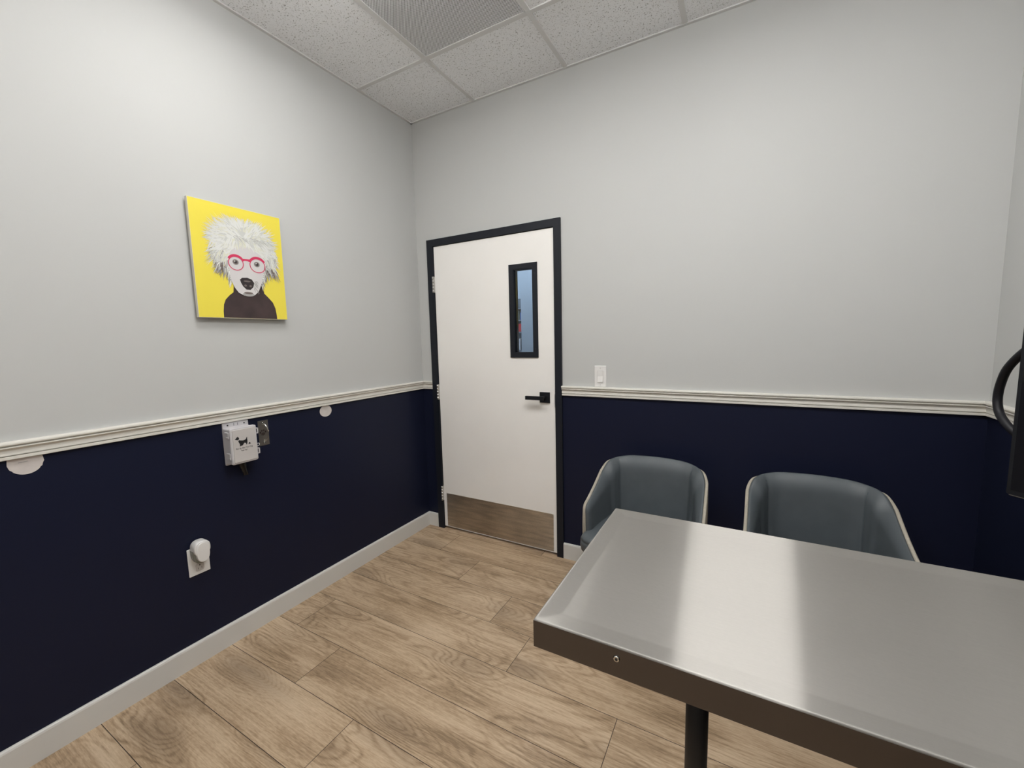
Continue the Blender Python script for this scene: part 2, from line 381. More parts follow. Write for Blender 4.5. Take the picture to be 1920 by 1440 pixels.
for d in ((0, 0.016, YB, 0), (RX-0.016, RX, YB, 0), (0, RX, -0.016, 0), (0, RX, YB, YB+0.016)): box(bm, *d, H-0.0010, H+0.006)
obj('ceiling_grid', bm, M_tee, ceil)

# return-air grille and troffers
g = empty('air_return_grille', (0.829, -0.764, H), 'square perforated metal air return grille set in the white tiled ceiling', 'vent')
bxo('perforated_panel', (0.540, 1.118, -1.053, -0.475, H+0.002, H+0.004), M_grille, g)
bm = bmesh.new(); box(bm, 0.536, 1.122, -1.057, -1.052, H-0.001, H+0.012); box(bm, 0.536, 1.122, -0.476, -0.471, H-0.001, H+0.012)
box(bm, 0.536, 0.541, -1.057, -0.471, H-0.001, H+0.012); box(bm, 1.117, 1.122, -1.057, -0.471, H-0.001, H+0.012)
obj('frame', bm, M_tee, g)
for (x0, x1, y0, y1), mt, lab in ((LA, M_lampA, 'long recessed ceiling light panel next to the air return grille'), (LB, M_fillB, 'added ceiling fill light near the rear wall, on the exam table side'), (LD, M_lampD, 'ceiling light panel above the stainless exam table'), (LC, M_fillC, 'added ceiling fill light near the rear wall, on the left wall side')):
    t = empty('ceiling_light', ((x0+x1)/2, (y0+y1)/2, H), lab, 'light', 'recessed ceiling light panels')
    bm = bmesh.new(); f = 0.014; w = 0.02
    box(bm, x0+f, x1-f, y0+f, y0+f+w, H-0.004, H+0.06); box(bm, x0+f, x1-f, y1-f-w, y1-f, H-0.004, H+0.06)
    box(bm, x0+f, x0+f+w, y0+f+w, y1-f-w, H-0.004, H+0.06); box(bm, x1-f-w, x1-f, y0+f+w, y1-f-w, H-0.004, H+0.06)
    box(bm, x0+f, x1-f, y0+f, y1-f, H+0.06, H+0.064)
    obj('frame', bm, M_led, t)
    bxo('diffuser', (x0+f+w+0.001, x1-f-w-0.001, y0+f+w+0.001, y1-f-w-0.001, H-0.062, H+0.004), mt, t, bev=0.003)

# chair rail (moulded profile) and baseboards
RB = 1.030
PROF = [(0, 0), (0.011, 0), (0.0125, 0.0015), (0.0125, 0.0100), (0.0112, 0.0108), (0.0070, 0.0114), (0.0070, 0.0134), (0.0130, 0.0145), (0.0128, 0.0180), (0.0118, 0.0240), (0.0114, 0.0285), (0.0125, 0.0325), (0.0160, 0.0360), (0.0192, 0.0372), (0.0205, 0.0392), (0.0200, 0.0415), (0.0150, 0.0428), (0.0140, 0.0448), (0.0190, 0.0460), (0.0225, 0.0480), (0.0232, 0.0520), (0.0220, 0.0560), (0.0180, 0.0582), (0.0, 0.0582)]
def moulding(name, prof, wall, a, b, z, mat):
    bm = bmesh.new(); n = len(prof)
    def P(d, h, t, end):
        if wall == 'left': return (d, t-(d if end == 'b' else 0), z+h)
        if wall == 'right': return (RX-d, t-(d if end == 'b' else 0), z+h)
        if wall == 'back': return (t+(d if end == 'a0' else -d if end == 'b0' else 0), -d, z+h)
        if wall == 'rear': return (t, YB+d, z+h)
    ends = ('a0' if wall == 'back' and a == 0 else 'a', ('b0' if b == RX else 'bb') if wall == 'back' else ('b' if b == 0 else 'bb'))
    A = [bm.verts.new(P(d, h, a, ends[0])) for d, h in prof]; B = [bm.verts.new(P(d, h, b, ends[1])) for d, h in prof]
    for i in range(n): bm.faces.new((A[i], A[(i+1)%n], B[(i+1)%n], B[i]))
    bm.faces.new(A[::-1]); bm.faces.new(B)
    return struct(obj(name, bm, mat))
FX0, FX1 = 0.0975, 1.0904
moulding('trim_1', PROF, 'left', YB, 0, RB, M_trim)
moulding('trim_2', PROF, 'back', 0, FX0, RB, M_trim)
moulding('trim_3', PROF, 'back', FX1, RX, RB, M_trim)
moulding('trim_4', PROF, 'right', YB, 0, RB, M_trim)
BPF = [(0, 0), (0.013, 0), (0.013, 0.090), (0.011, 0.096), (0.006, 0.099), (0, 0.099)]
moulding('baseboard_left', BPF, 'left', YB, 0, 0.0, M_base)
moulding('baseboard_back', BPF, 'back', 0, FX0, 0.0, M_base)
moulding('baseboard_back.001', BPF, 'back', FX1, RX, 0.0, M_base)
moulding('baseboard_right', BPF, 'right', YB, 0, 0.0, M_base)
moulding('baseboard_rear', BPF, 'rear', 0.013, RX-0.013, 0.0, M_base)

# ------------------------------------------------------------------ door
door = empty('door_1', (0.60, 0, 0), 'white door with narrow window, black frame and steel kick plate', None, None, 'structure')
FZ = 2.063; FI0, FI1, FIZ = 0.1475, 1.0470, 2.018
bm = bmesh.new()
def cas(poly): prism(bm, poly, 'y', -0.014, 0.13)
cas([(FX0, 0), (FI0, 0), (FI0, FIZ), (FX0, FZ)]); cas([(FI1, 0), (FX1, 0), (FX1, FZ), (FI1, FIZ)]); cas([(FX0, FZ), (FI0, FIZ), (FI1, FIZ), (FX1, FZ)])
for d in ((FI0, FI0+0.012, 0.044, 0.075, 0, FIZ), (FI1-0.012, FI1, 0.044, 0.075, 0, FIZ), (FI0+0.012, FI1-0.012, 0.044, 0.075, FIZ-0.012, FIZ)): box(bm, *d)
obj('door_frame', bm, M_frame, door)
LX0, LX1, LZ0, LZ1 = 0.1515, 1.0435, 0.018, 2.0145; LF = -0.004; LBk = 0.040
WX0, WX1, WZ0, WZ1 = 0.742, 0.937, 1.257, 1.831      # outside of the vision frame
vx0, vx1, vz0, vz1 = WX0+0.03, WX1-0.03, WZ0+0.03, WZ1-0.03
bm = bmesh.new()
for d in ((LX0, vx0, LZ0, LZ1), (vx1, LX1, LZ0, LZ1), (vx0, vx1, LZ0, vz0), (vx0, vx1, vz1, LZ1)): box(bm, d[0], d[1], LF, LBk, d[2], d[3])
obj('door_leaf', bm, M_door, door)
def ring(bm, x0, x1, z0, z1, w, y0, y1, bev=0.0):
    box(bm, x0, x0+w, y0, y1, z0, z1, bev); box(bm, x1-w, x1, y0, y1, z0, z1, bev)
    box(bm, x0+w, x1-w, y0, y1, z0, z0+w, bev); box(bm, x0+w, x1-w, y0, y1, z1-w, z1, bev)
wf = empty('vision_window', (0.84, 0, 1.54)); wf.parent = door; wf.location = (0.24, 0, 1.54)
bm = bmesh.new(); ring(bm, WX0, WX1, WZ0, WZ1, 0.030, LF-0.007, LF)
ring(bm, vx0, vx1, vz0, vz1, 0.004, LF-0.005, LBk+0.006)
ring(bm, WX0, WX1, WZ0, WZ1, 0.030, LBk, LBk+0.006)
obj('window_frame', bm, M_frame, wf)
for x, z in ((WX0+0.012, 1.775), (WX1-0.016, 1.765), (WX0+0.012, 1.31), (WX1-0.016, 1.31)):
    bm = bmesh.new(); cyl(bm, (x, LF-0.007, z), (x, LF-0.0085, z), 0.004, 0.003, 12); obj('screw', bm, M_black, wf)
bxo('glass_pane', (vx0+0.004, vx1-0.004, 0.004, 0.010, vz0+0.004, vz1-0.004), M_glass, wf)
kp = bxo('kick_plate', (0.178, 1.0215, LF-0.0016, LF, 0.024, 0.270), M_kick, door)
for x in (0.186, 0.39, 0.60, 0.81, 1.013):
    for z in (0.262, 0.032):
        bm = bmesh.new(); cyl(bm, (x, LF-0.0016, z), (x, LF-0.0028, z), 0.0035, 0.0025, 10); obj('screw', bm, M_steel, kp)
for z in (1.761, 1.012, 0.2675):
    h = empty('hinge', (0, 0, 0)); h.parent = door; h.location = (0.1475-0.60, -0.012, z)
    bm = bmesh.new(); s = 0.108/5
    for k in range(5): cyl(bm, (0.1450, -0.0165, z-0.054+k*s+0.0004), (0.1450, -0.0165, z-0.054+(k+1)*s-0.0004), 0.0065, None, 16)
    obj('knuckle', bm, M_steel, h)
    bxo('hinge_leaf', (0.1475, 0.1508, -0.014, 0.02, z-0.054, z+0.054), M_steel, h)
bxo('strike_plate', (1.0440, 1.0475, -0.0150, 0.015, 0.955, 1.035), M_steel, door)
hd = empty('door_handle', (0, 0, 0)); hd.parent = door; hd.location = (0.976-0.60, LF, 1.012)
bxo('square_rose', (0.9430, 1.0095, LF-0.010, LF, 0.979, 1.0445), M_black, hd, bev=0.001)
bm = bmesh.new(); cyl(bm, (0.976, LF-0.01, 1.012), (0.976, LF-0.045, 1.012), 0.011); obj('spindle', bm, M_black, hd)
bxo('lever', (0.865, 0.988, LF-0.056, LF-0.043, 1.0, 1.0235), M_black, hd, bev=0.0015)

# ------------------------------------------------------------------ light switch
sw = empty('light_switch', (1.3245, 0, 1.1485), 'white rocker light switch on grey wall just right of door', 'light switch')
bxo('switch_plate', (1.2895, 1.3595, -0.006, 0, 1.0885, 1.2105), M_white_plastic, sw, bev=0.003, seg=3)
bm = bmesh.new(); ring(bm, 1.3070, 1.3420, 1.1140, 1.1830, 0.0014, -0.0064, -0.0058); obj('rocker_surround', bm, M_lid_plastic, sw)
bm = bmesh.new(); prism(bm, [(-0.006, 1.1165), (-0.0115, 1.1165), (-0.0065, 1.150), (-0.0085, 1.1805), (-0.006, 1.1805)], 'x', 1.3095, 1.3395); obj('rocker', bm, M_white_plastic, sw)
for z in (1.1965, 1.1015):
    bm = bmesh.new(); cyl(bm, (1.3245, -0.0055, z), (1.3245, -0.0068, z), 0.003, 0.0025, 12); obj('screw', bm, M_steel, sw)

# ------------------------------------------------------------------ filled patches under the left chair rail
def patch(pts, th, label):
    bm = bmesh.new(); prism(bm, pts, 'x', -0.0005, th)
    tag(obj('wall_patch', bm, M_patch, None, origin=(0, pts[0][0], pts[0][1])), label, 'wall patch')
random.seed(3)
p = [(-1.977, 1.0295)]
for k in range(25):
    a = math.pi+math.pi*k/24; j = 0.0012*random.uniform(-1, 1) if k < 6 or k > 18 else 0
    p.append((-1.9385+(0.0405+j)*math.cos(a), 1.0150+(0.042+j)*math.sin(a)))
p += [(-1.900, 1.0295)]
patch(p, 0.0012, 'large half-round white filler patch on navy wall, at far left below chair rail')
bm = bmesh.new(); prism(bm, [(-1.9545, 1.0135), (-1.9335, 1.0145), (-1.9335, 1.0165), (-1.9545, 1.0155)], 'x', 0.0010, 0.0016)
sl = obj('slot_mark', bm, M_fur[3], bpy.data.objects['wall_patch'])
p = []
for k in range(41):
    a = math.radians(128-360*k/40+0); p.append((-0.820+0.0375*math.cos(a), 0.999+0.032*math.sin(a)))
p = [(a, min(b, 1.0295)) for a, b in p]
q = []
for a, b in p:
    if not q or (abs(a-q[-1][0])+abs(b-q[-1][1])) > 1e-4: q.append((a, b))
patch(q[:-1], 0.0014, 'small round white filler patch below chair rail, right of the leash hook')

# ------------------------------------------------------------------ picture: fluffy white dog on yellow
PY, PZ, PWd, PH = -1.41, 1.497, 0.391, 0.493
pic = empty('picture', (0.0, PY+PWd/2, PZ), 'yellow picture of a fluffy white dog in pink glasses on the left wall', 'picture')
bxo('picture_panel', (0.012, 0.0295, PY, PY+PWd, PZ, PZ+PH), M_panel_edge, pic, bev=0.0008, seg=1)
bxo('standoff_block', (0.0, 0.012, PY+0.05, PY+PWd-0.05, PZ+0.05, PZ+PH-0.05), M_panel_edge, pic)
bm = bmesh.new(); PMATS = [M_yellow, M_yellow_lite]+M_fur+[M_sweater, M_nose, M_pink]
IY, IYL, F_W, F_C, F_P, F_G, F_B, F_F, SWE, NOS, PNK = range(11)
lvl = [0.0297]
def flat(pts, mi, step=2e-6):
    lvl[0] += step
    f = bm.faces.new([bm.verts.new((lvl[0], PY+PWd*u, PZ+PH*v)) for u, v in pts]); f.material_index = mi
def ell(cu, cv, ru, rv, mi, n=28, rot=0.0):
    flat([(cu+ru*math.cos(t)*math.cos(rot)-rv*math.sin(t)*math.sin(rot), cv+ru*math.cos(t)*math.sin(rot)+rv*math.sin(t)*math.cos(rot)) for t in [2*math.pi*k/n for k in range(n)]], mi)
def ringf(cu, cv, ru, rv, w, mi, a0=0, a1=360, n=30, pw=1.0):
    lvl[0] += 4e-6; P = []
    for k in range(n+1):
        t = math.radians(a0+(a1-a0)*k/n); c, s = math.cos(t), math.sin(t)
        P.append((bm.verts.new((lvl[0], PY+PWd*(cu+ru*c), PZ+PH*(cv+rv*s))), bm.verts.new((lvl[0], PY+PWd*(cu+(ru+w)*c), PZ+PH*(cv+(rv+w*0.8)*s)))))
    for A, B in zip(P, P[1:]): bm.faces.new((A[0], A[1], B[1], B[0])).material_index = mi
def strand(u, v, ang, ln, w, mi, bend=0.0):
    eu = u+ln*math.cos(ang+bend*0.5); ev = v+ln*0.8*math.sin(ang+bend*0.5)
    if ev > 0.93 or eu > 0.965 or eu < 0.09: ln *= 0.45
    if v > 0.9 or u > 0.93 or u < 0.11: return
    pts = []; n = 4; L1 = []; R1 = []
    for k in range(n+1):
        t = k/n; a = ang+bend*t; ww = w*(1-t)**0.8*0.5
        pu = u+ln*t*math.cos(ang+bend*t*0.5); pv = v+ln*t*math.sin(ang+bend*t*0.5)*0.80
        L1.append((pu-math.sin(a)*ww, pv+math.cos(a)*ww*0.8)); R1.append((pu+math.sin(a)*ww, pv-math.cos(a)*ww*0.8))
    flat(L1+R1[:-1][::-1], mi, 1.2e-6)
random.seed(11)
flat([(0.004, 0.004), (0.996, 0.004), (0.996, 0.996), (0.004, 0.996)], IY)
# jumper and collar
flat([(0.25, 0.0045), (0.252, 0.06), (0.262, 0.12), (0.285, 0.165), (0.33, 0.205), (0.375, 0.235), (0.385, 0.30), (0.37, 0.36), (0.73, 0.38), (0.715, 0.30), (0.73, 0.245), (0.78, 0.205), (0.825, 0.165), (0.852, 0.11), (0.862, 0.05), (0.865, 0.0045)], SWE)
# halo of long thin fur all round the head, darker low on the sides
C0 = (0.53, 0.60)
for layer in range(5):
    for k in range(230):
        a = random.uniform(-0.35*math.pi, 1.33*math.pi)
        r = 0.18+random.uniform(0, 0.10)
        u = C0[0]+r*1.10*math.cos(a); v = C0[1]+r*0.92*math.sin(a)
        low = math.sin(a) < -0.25; side = math.sin(a) < 0.15
        ln = random.uniform(0.09, 0.20)*(0.8 if low else 1)
        if low: mi = random.choice([F_G, F_B, F_B, F_G, F_C])
        elif side: mi = random.choice([F_P, F_W, F_C, F_G])
        else: mi = random.choice([F_W, F_C, F_C, IYL] if layer < 2 else [F_W, F_W, F_C, F_P])
        aa = a+random.uniform(-0.3, 0.3)-(0.55 if math.cos(a) > 0 else -0.55)*(1 if side else 0.3)
        if low: ln *= 0.9
        strand(u, v, aa, ln, random.uniform(0.008, 0.02), mi, random.uniform(-0.4, 0.4))
# body of the fur
ell(0.54, 0.63, 0.30, 0.20, F_P)
for layer in range(6):
    for k in range(190):
        a = random.uniform(0, 2*math.pi); r = (0.27-0.045*layer)*random.uniform(0.75, 1.1)
        u = 0.54+r*1.15*math.cos(a); v = 0.65+r*0.80*math.sin(a)
        if v < 0.50: mi = random.choice([F_P, F_G, F_W, F_P])
        else: mi = random.choice([F_W, F_W, F_W, F_C, F_P])
        strand(u, v, a+random.uniform(-0.4, 0.4)-(0.6 if math.cos(a) > 0 else -0.6), random.uniform(0.07, 0.15), random.uniform(0.010, 0.024), mi, random.uniform(-0.5, 0.5))
# face
flat([(0.34, 0.50), (0.335, 0.42), (0.36, 0.34), (0.39, 0.28), (0.43, 0.235), (0.49, 0.212), (0.55, 0.208), (0.61, 0.222), (0.66, 0.26), (0.70, 0.33), (0.75, 0.42), (0.77, 0.52), (0.72, 0.60), (0.60, 0.66), (0.47, 0.665), (0.38, 0.60)], F_F)
for s in (0, 1):
    for k in range(34):
        t = k/33; u = (0.338+0.02*t) if s == 0 else (0.765-0.06*t); v = 0.52-0.20*t
        strand(u, v, math.radians(-100 if s == 0 else -75)+random.uniform(-0.25, 0.25), 0.07, 0.012, random.choice([F_P, F_G, F_B, F_W] if s else [F_P, F_G, F_W]))
# muzzle shading marks, mouth, chin
for k in range(26): strand(0.60+0.05*random.random(), 0.36-0.10*random.random(), math.radians(-65)+random.uniform(-0.3, 0.3), 0.05, 0.006, F_G)
ell(0.54, 0.225, 0.065, 0.018, F_G); ell(0.54, 0.238, 0.05, 0.010, F_B)
flat([(0.455, 0.355), (0.48, 0.372), (0.54, 0.378), (0.59, 0.366), (0.615, 0.335), (0.60, 0.295), (0.565, 0.268), (0.52, 0.268), (0.485, 0.295), (0.465, 0.325)], NOS)
ell(0.513, 0.305, 0.015, 0.010, F_B); ell(0.570, 0.303, 0.015, 0.010, F_B); ell(0.535, 0.345, 0.04, 0.008, F_B)
# eyes
for cu, cv in ((0.425, 0.508), (0.665, 0.512)):
    ell(cu, cv, 0.036, 0.026, F_G); ell(cu, cv, 0.028, 0.021, F_B); ell(cu+0.002, cv, 0.014, 0.012, NOS); ell(cu-0.008, cv+0.008, 0.006, 0.005, F_W)
# fringe over the brow
for k in range(230):
    u = random.uniform(0.34, 0.78); v = 0.62+0.05*random.random()+0.02*math.cos((u-0.5)*6)
    strand(u, v+0.05, math.radians(-90)+(u-0.50)*3.2+random.uniform(-0.2, 0.2), random.uniform(0.05, 0.11), 0.018, random.choice([F_W, F_W, F_C, F_P]))
for k in range(60):
    u = random.uniform(0.42, 0.82); strand(u, 0.72+0.03*random.random(), math.radians(-30)+random.uniform(-0.3, 0.3), 0.10, 0.005, F_G if k % 3 == 0 else F_P)
# ears of long fur hanging at both sides
for cu, s in ((0.27, -1), (0.84, 1)):
    for k in range(90):
        u = cu+random.uniform(-0.055, 0.055); v = random.uniform(0.44, 0.60)
        strand(u, v, math.radians(-90+s*18)+random.uniform(-0.3, 0.3), random.uniform(0.07, 0.13), 0.013, random.choice([F_W, F_P, F_G, F_P, F_C]) if v > 0.50 else random.choice([F_G, F_B, F_P]))
# glasses
ringf(0.428, 0.497, 0.076, 0.057, 0.009, PNK); ringf(0.672, 0.500, 0.084, 0.060, 0.009, PNK)
ringf(0.428, 0.500, 0.078, 0.060, 0.022, PNK, 35, 150); ringf(0.672, 0.503, 0.086, 0.063, 0.022, PNK, 30, 150)
flat([(0.497, 0.545), (0.594, 0.550), (0.594, 0.523), (0.560, 0.530), (0.530, 0.530), (0.500, 0.520)], PNK)
pr = obj('print', bm, PMATS, pic)

# ------------------------------------------------------------------ bag dispenser box
bb = empty('bag_dispenser', (0, -1.297, 0.835), 'white plastic dog waste bag dispenser box with black dog pictogram', 'dispenser')
def draft(bm, y0, y1, z0, z1, x0, x1, t, r=0.006):
    A = rrect(y0, y1, z0, z1, r); B = rrect(y0+t, y1-t, z0+t, z1-t, r)
    VA = [bm.verts.new((x0, a, b)) for a, b in A]; VB = [bm.verts.new((x1, a, b)) for a, b in B]; n = len(A)
    bm.faces.new(VA[::-1]); bm.faces.new(VB)
    for i in range(n): bm.faces.new((VA[i], VA[(i+1)%n], VB[(i+1)%n], VB[i]))
bm = bmesh.new(); draft(bm, -1.352, -1.243, 0.840, 1.006, 0.0, 0.054, 0.003); obj('box_body', bm, M_box_plastic, bb)
bm = bmesh.new(); prism(bm, rrect(-1.352, -1.241, 1.000, 1.0285, 0.004), 'x', 0.0, 0.006)
fl = obj('mounting_flange', bm, M_box_plastic, bb)
bm = bmesh.new(); prism(bm, rrect(-1.352, -1.243, 0.834, 0.846, 0.004), 'x', 0.0, 0.006); obj('mounting_flange', bm, M_box_plastic, bb)
for y, z in ((-1.331, 1.0155), (-1.259, 1.0155)):
    bm = bmesh.new(); cyl(bm, (0.005, y, z), (0.0085, y, z), 0.0035, 0.003, 12); obj('screw', bm, M_screwhole, fl)
bm = bmesh.new(); box(bm, 0.0055, 0.0066, -1.305, -1.3035, 1.010, 1.022); box(bm, 0.0055, 0.0066, -1.288, -1.2865, 1.010, 1.022); obj('slot', bm, M_screwhole, fl)
bm = bmesh.new(); draft(bm, -1.355, -1.2405, 0.8435, 1.0085, 0.054, 0.066, 0.0005, 0.008); draft(bm, -1.355, -1.2405, 0.8435, 1.0085, 0.066, 0.070, 0.003, 0.008)
lid = obj('lid', bm, M_box_plastic, bb)
bm = bmesh.new(); draft(bm, -1.3475, -1.2475, 0.8510, 1.0010, 0.0695, 0.0735, 0.0015, 0.004); obj('raised_front', bm, M_lid_plastic, lid)
for z in (0.978, 0.883):
    bm = bmesh.new()
    box(bm, 0.030, 0.058, -1.3585, -1.351, z-0.013, z+0.013, bev=0.0015)
    box(bm, 0.044, 0.064, -1.3610, -1.357, z+0.006, z+0.014, bev=0.0012); box(bm, 0.044, 0.064, -1.3610, -1.357, z-0.014, z-0.006, bev=0.0012)
    obj('hinge', bm, M_box_plastic, bb)
    bm = bmesh.new()
    box(bm, 0.046, 0.066, -1.2425, -1.2310, z+0.009, z+0.0135, bev=0.001); box(bm, 0.046, 0.066, -1.2425, -1.2310, z-0.0135, z-0.009, bev=0.001)
    box(bm, 0.046, 0.066, -1.2345, -1.2300, z-0.0135, z+0.0135, bev=0.001)
    obj('latch', bm, M_box_plastic, bb)
bm = bmesh.new(); tube(bm, [(0.060, -1.2405+0.007+0.006*math.cos(t), 0.9115+0.006*math.sin(t)) for t in [math.radians(a) for a in range(-170, 171, 20)]], 0.0017, 8); obj('hasp_ring', bm, M_box_plastic, bb)
# pictogram: traced as a generic trotting dog
def m2(X, Y):  # local drawing unit -> wall plane
    return (-1.3400+X*0.001, 0.9120+Y*0.001)
dogb = [(16.5,40.5),(20,42),(23.5,39.5),(28,38),(35,36.8),(42,37.2),(47,39),(51,43),(54,48.5),(55.8,50.5),(57,49),(55.5,44),(54.5,41),(56,35),(56.5,29),(55.5,22),(54,16),(53,13.5),(49,13.5),(50,17),(49.5,20.5),(46.5,23),(42,24.5),(37.5,23.5),(34,21),(32,17),(32,12),(27,12.5),(26,15),(24.5,12.8),(22.5,10.8),(19,11.5),(20.5,15),(21,20),(18.5,26),(16,31),(14.5,36)]
dogh = [(0,48),(2,50.5),(6.5,53.5),(8.5,57.5),(10,56.5),(13.5,60.5),(15,57.5),(18.5,53),(19.5,49),(17,44.5),(14,42),(9,43.5),(4,45)]
poo = [(59.5,13.5),(61,17.5),(64,20.5),(65.5,23),(67.5,20.5),(70,17),(71.5,13.8),(65,12.8)]
bm = bmesh.new(); K = 0.93
for poly in (dogb, dogh, poo): prism(bm, [(lambda q: (q[0]-0.001, q[1]))(m2(a*K+2, b*K+2)) for a, b in poly], 'x', 0.0733, 0.0738)
bmesh.ops.triangulate(bm, faces=bm.faces[:])
obj('dog_pictogram', bm, M_dark_print, lid)
def text_mesh(name, body, size, loc, mat, parent, width=None):
    cu = bpy.data.curves.new(name, 'FONT'); cu.body = body; cu.size = size; cu.align_x = 'CENTER'; cu.extrude = 0.0002; cu.offset = 0.00006
    to = bpy.data.objects.new(name, cu); COL.objects.link(to)
    dg = bpy.context.evaluated_depsgraph_get(); dg.update()
    me = bpy.data.meshes.new_from_object(to.evaluated_get(dg)); bpy.data.objects.remove(to); 
    xs = [v.co.x for v in me.vertices]; sx = width/(max(xs)-min(xs)) if width else 1
    bm = bmesh.new(); bm.from_mesh(me); bpy.data.meshes.remove(me)
    for v in bm.verts: v.co = Vector((loc[0]+v.co.z, loc[1]+v.co.x*sx, loc[2]+v.co.y))
    return obj(name, bm, mat, parent)
text_mesh('lettering', 'Pick Up After Your Dog', 0.0098, (0.0736, -1.3020, 0.9115), M_dark_print, lid, 0.072)
text_mesh('lettering', 'Thank You!', 0.0088, (0.0736, -1.3040, 0.9005), M_dark_print, lid, 0.027)
bm = bmesh.new()
secs = [(0.842, 0.016, 0.010), (0.826, 0.015, 0.009), (0.808, 0.012, 0.006), (0.790, 0.010, 0.007), (0.776, 0.011, 0.003)]; prev = None
for i, (z, w, d) in enumerate(secs):
    R_ = [bm.verts.new((0.034+d*math.sin(t)+0.002*math.sin(i*2+3*t), -1.300+0.006*i*0.6+w*math.cos(t), z)) for t in [2*math.pi*k/14 for k in range(14)]]
    if prev:
        for k in range(14): bm.faces.new((prev[k], prev[(k+1)%14], R_[(k+1)%14], R_[k]))
    prev = R_
tag(obj('waste_bag', bm, simple('black_bag_film', (0.004, 0.004, 0.0045), 0.3), None, True, origin=(0.034, -1.30, 0.776)), 'black plastic bag end hanging below the white dispenser box', 'bag')

# ------------------------------------------------------------------ leash hook plate
hk = empty('leash_hook', (0, -1.170, 0.887), 'brushed steel wall plate with snap hook, right of white dispenser box', 'hook')
bxo('hook_plate', (0.0, 0.003, -1.1955, -1.1465, 0.8870, 1.0090), M_plate, hk, bev=0.0008, seg=1)
for z in (0.997, 0.900):
    bm = bmesh.new(); cyl(bm, (0.003, -1.171, z), (0.0052, -1.171, z), 0.0055, 0.004, 16); s_ = obj('screw', bm, M_chrome, hk)
    bm = bmesh.new(); box(bm, 0.0048, 0.0055, -1.1755, -1.1665, z-0.0006, z+0.0006); obj('screw_slot', bm, M_screwhole, s_)
M_cut = simple('dark_paw_engraving', (0.03, 0.018, 0.015), 0.7)
bm = bmesh.new()
for (y, z, ry, rz) in ((-1.1740, 0.944, 0.0095, 0.0075), (-1.1865, 0.952, 0.0036, 0.005), (-1.1795, 0.960, 0.0036, 0.0052), (-1.1700, 0.9605, 0.0036, 0.0052), (-1.1625, 0.953, 0.0036, 0.005)):
    prism(bm, [(y+ry*math.cos(t), z+rz*math.sin(t)) for t in [2*math.pi*k/20 for k in range(20)]], 'x', 0.0028, 0.0034)
obj('paw_engraving', bm, M_cut, hk)
bm = bmesh.new(); tube(bm, catmull([(0.003, -1.166, 0.989), (0.010, -1.166, 0.988), (0.017, -1.164, 0.978), (0.020, -1.160, 0.962), (0.020, -1.158, 0.957)], 8), 0.0032, 12); obj('hook_arm', bm, M_chrome, hk)
bm = bmesh.new(); tube(bm, catmull([(0.020, -1.158, 0.957), (0.019, -1.160, 0.935), (0.016, -1.163, 0.918), (0.009, -1.168, 0.911), (0.003, -1.172, 0.911)], 8), 0.0026, 12); obj('hook_loop', bm, M_plate, hk)

# ------------------------------------------------------------------ wall outlet and the unit plugged into it
ot = empty('wall_outlet', (0, -1.495, 0.393), 'white outlet cover low on the navy left wall, above the baseboard', 'outlet')
bxo('cover_plate', (0.0, 0.006, -1.5350, -1.4550, 0.3935, 0.5170), M_white_plastic, ot, bev=0.003, seg=3)
bm = bmesh.new(); prism(bm, rrect(-1.5115, -1.4785, 0.408, 0.443, 0.009), 'x', 0.0055, 0.0075); ro_ = obj('receptacle', bm, M_lid_plastic, ot)
bm = bmesh.new(); prism(bm, rrect(-1.5115, -1.4785, 0.466, 0.501, 0.009), 'x', 0.0055, 0.0075); obj('receptacle', bm, M_lid_plastic, ot)
bm = bmesh.new(); cyl(bm, (0.0070, -1.495, 0.4345), (0.0078, -1.495, 0.4345), 0.0026, None, 10); box(bm, 0.007, 0.0078, -1.5025, -1.501, 0.417, 0.425); box(bm, 0.007, 0.0078, -1.489, -1.4875, 0.417, 0.425)
obj('slots', bm, M_screwhole, ro_)
pu = empty('plug_in_unit', (0.0075, -1.50, 0.445), 'white rounded plug-in unit with smoky lower rim in the wall outlet', 'plug-in')
def pill(bm, cy, cz, w, h, x0, x1, rnd=0.004, n=40):
    rings = []
    for x, s in ((x0, -rnd*0.3), (x0+rnd*0.3, 0), (x1-rnd, 0), (x1-rnd*0.3, -rnd*0.3), (x1, -rnd)):
        R_ = []
        for k in range(n):
            t = 2*math.pi*k/n; c, s2 = math.cos(t), math.sin(t); e = 0.82
            R_.append(bm.verts.new((x, cy+(w/2+s)*math.copysign(abs(c)**e, c), cz+(h/2+s)*math.copysign(abs(s2)**e, s2))))
        rings.append(R_)
    for A, B in zip(rings, rings[1:]):
        for k in range(n): bm.faces.new((A[k], A[(k+1)%n], B[(k+1)%n], B[k])).smooth = True
    bm.faces.new(rings[0][::-1]); bm.faces.new(rings[-1])
UC = (-1.4945, 0.502)
bm = bmesh.new(); pill(bm, UC[0], UC[1]-0.003, 0.0615, 0.098, 0.0085, 0.036, 0.003); obj('smoky_rim', bm, M_smoky, pu)
bm = bmesh.new(); pill(bm, UC[0], UC[1]+0.017, 0.0610, 0.064, 0.0085, 0.050, 0.004); obj('housing', bm, M_white_plastic, pu)
bm = bmesh.new(); pill(bm, UC[0]+0.0005, UC[1]+0.001, 0.0490, 0.086, 0.030, 0.0535, 0.003); obj('front_cover', bm, M_white_plastic, pu)
bm = bmesh.new(); box(bm, 0.0075, 0.012, UC[0]-0.018, UC[0]+0.018, 0.470, 0.500); obj('plug', bm, M_white_plastic, pu)

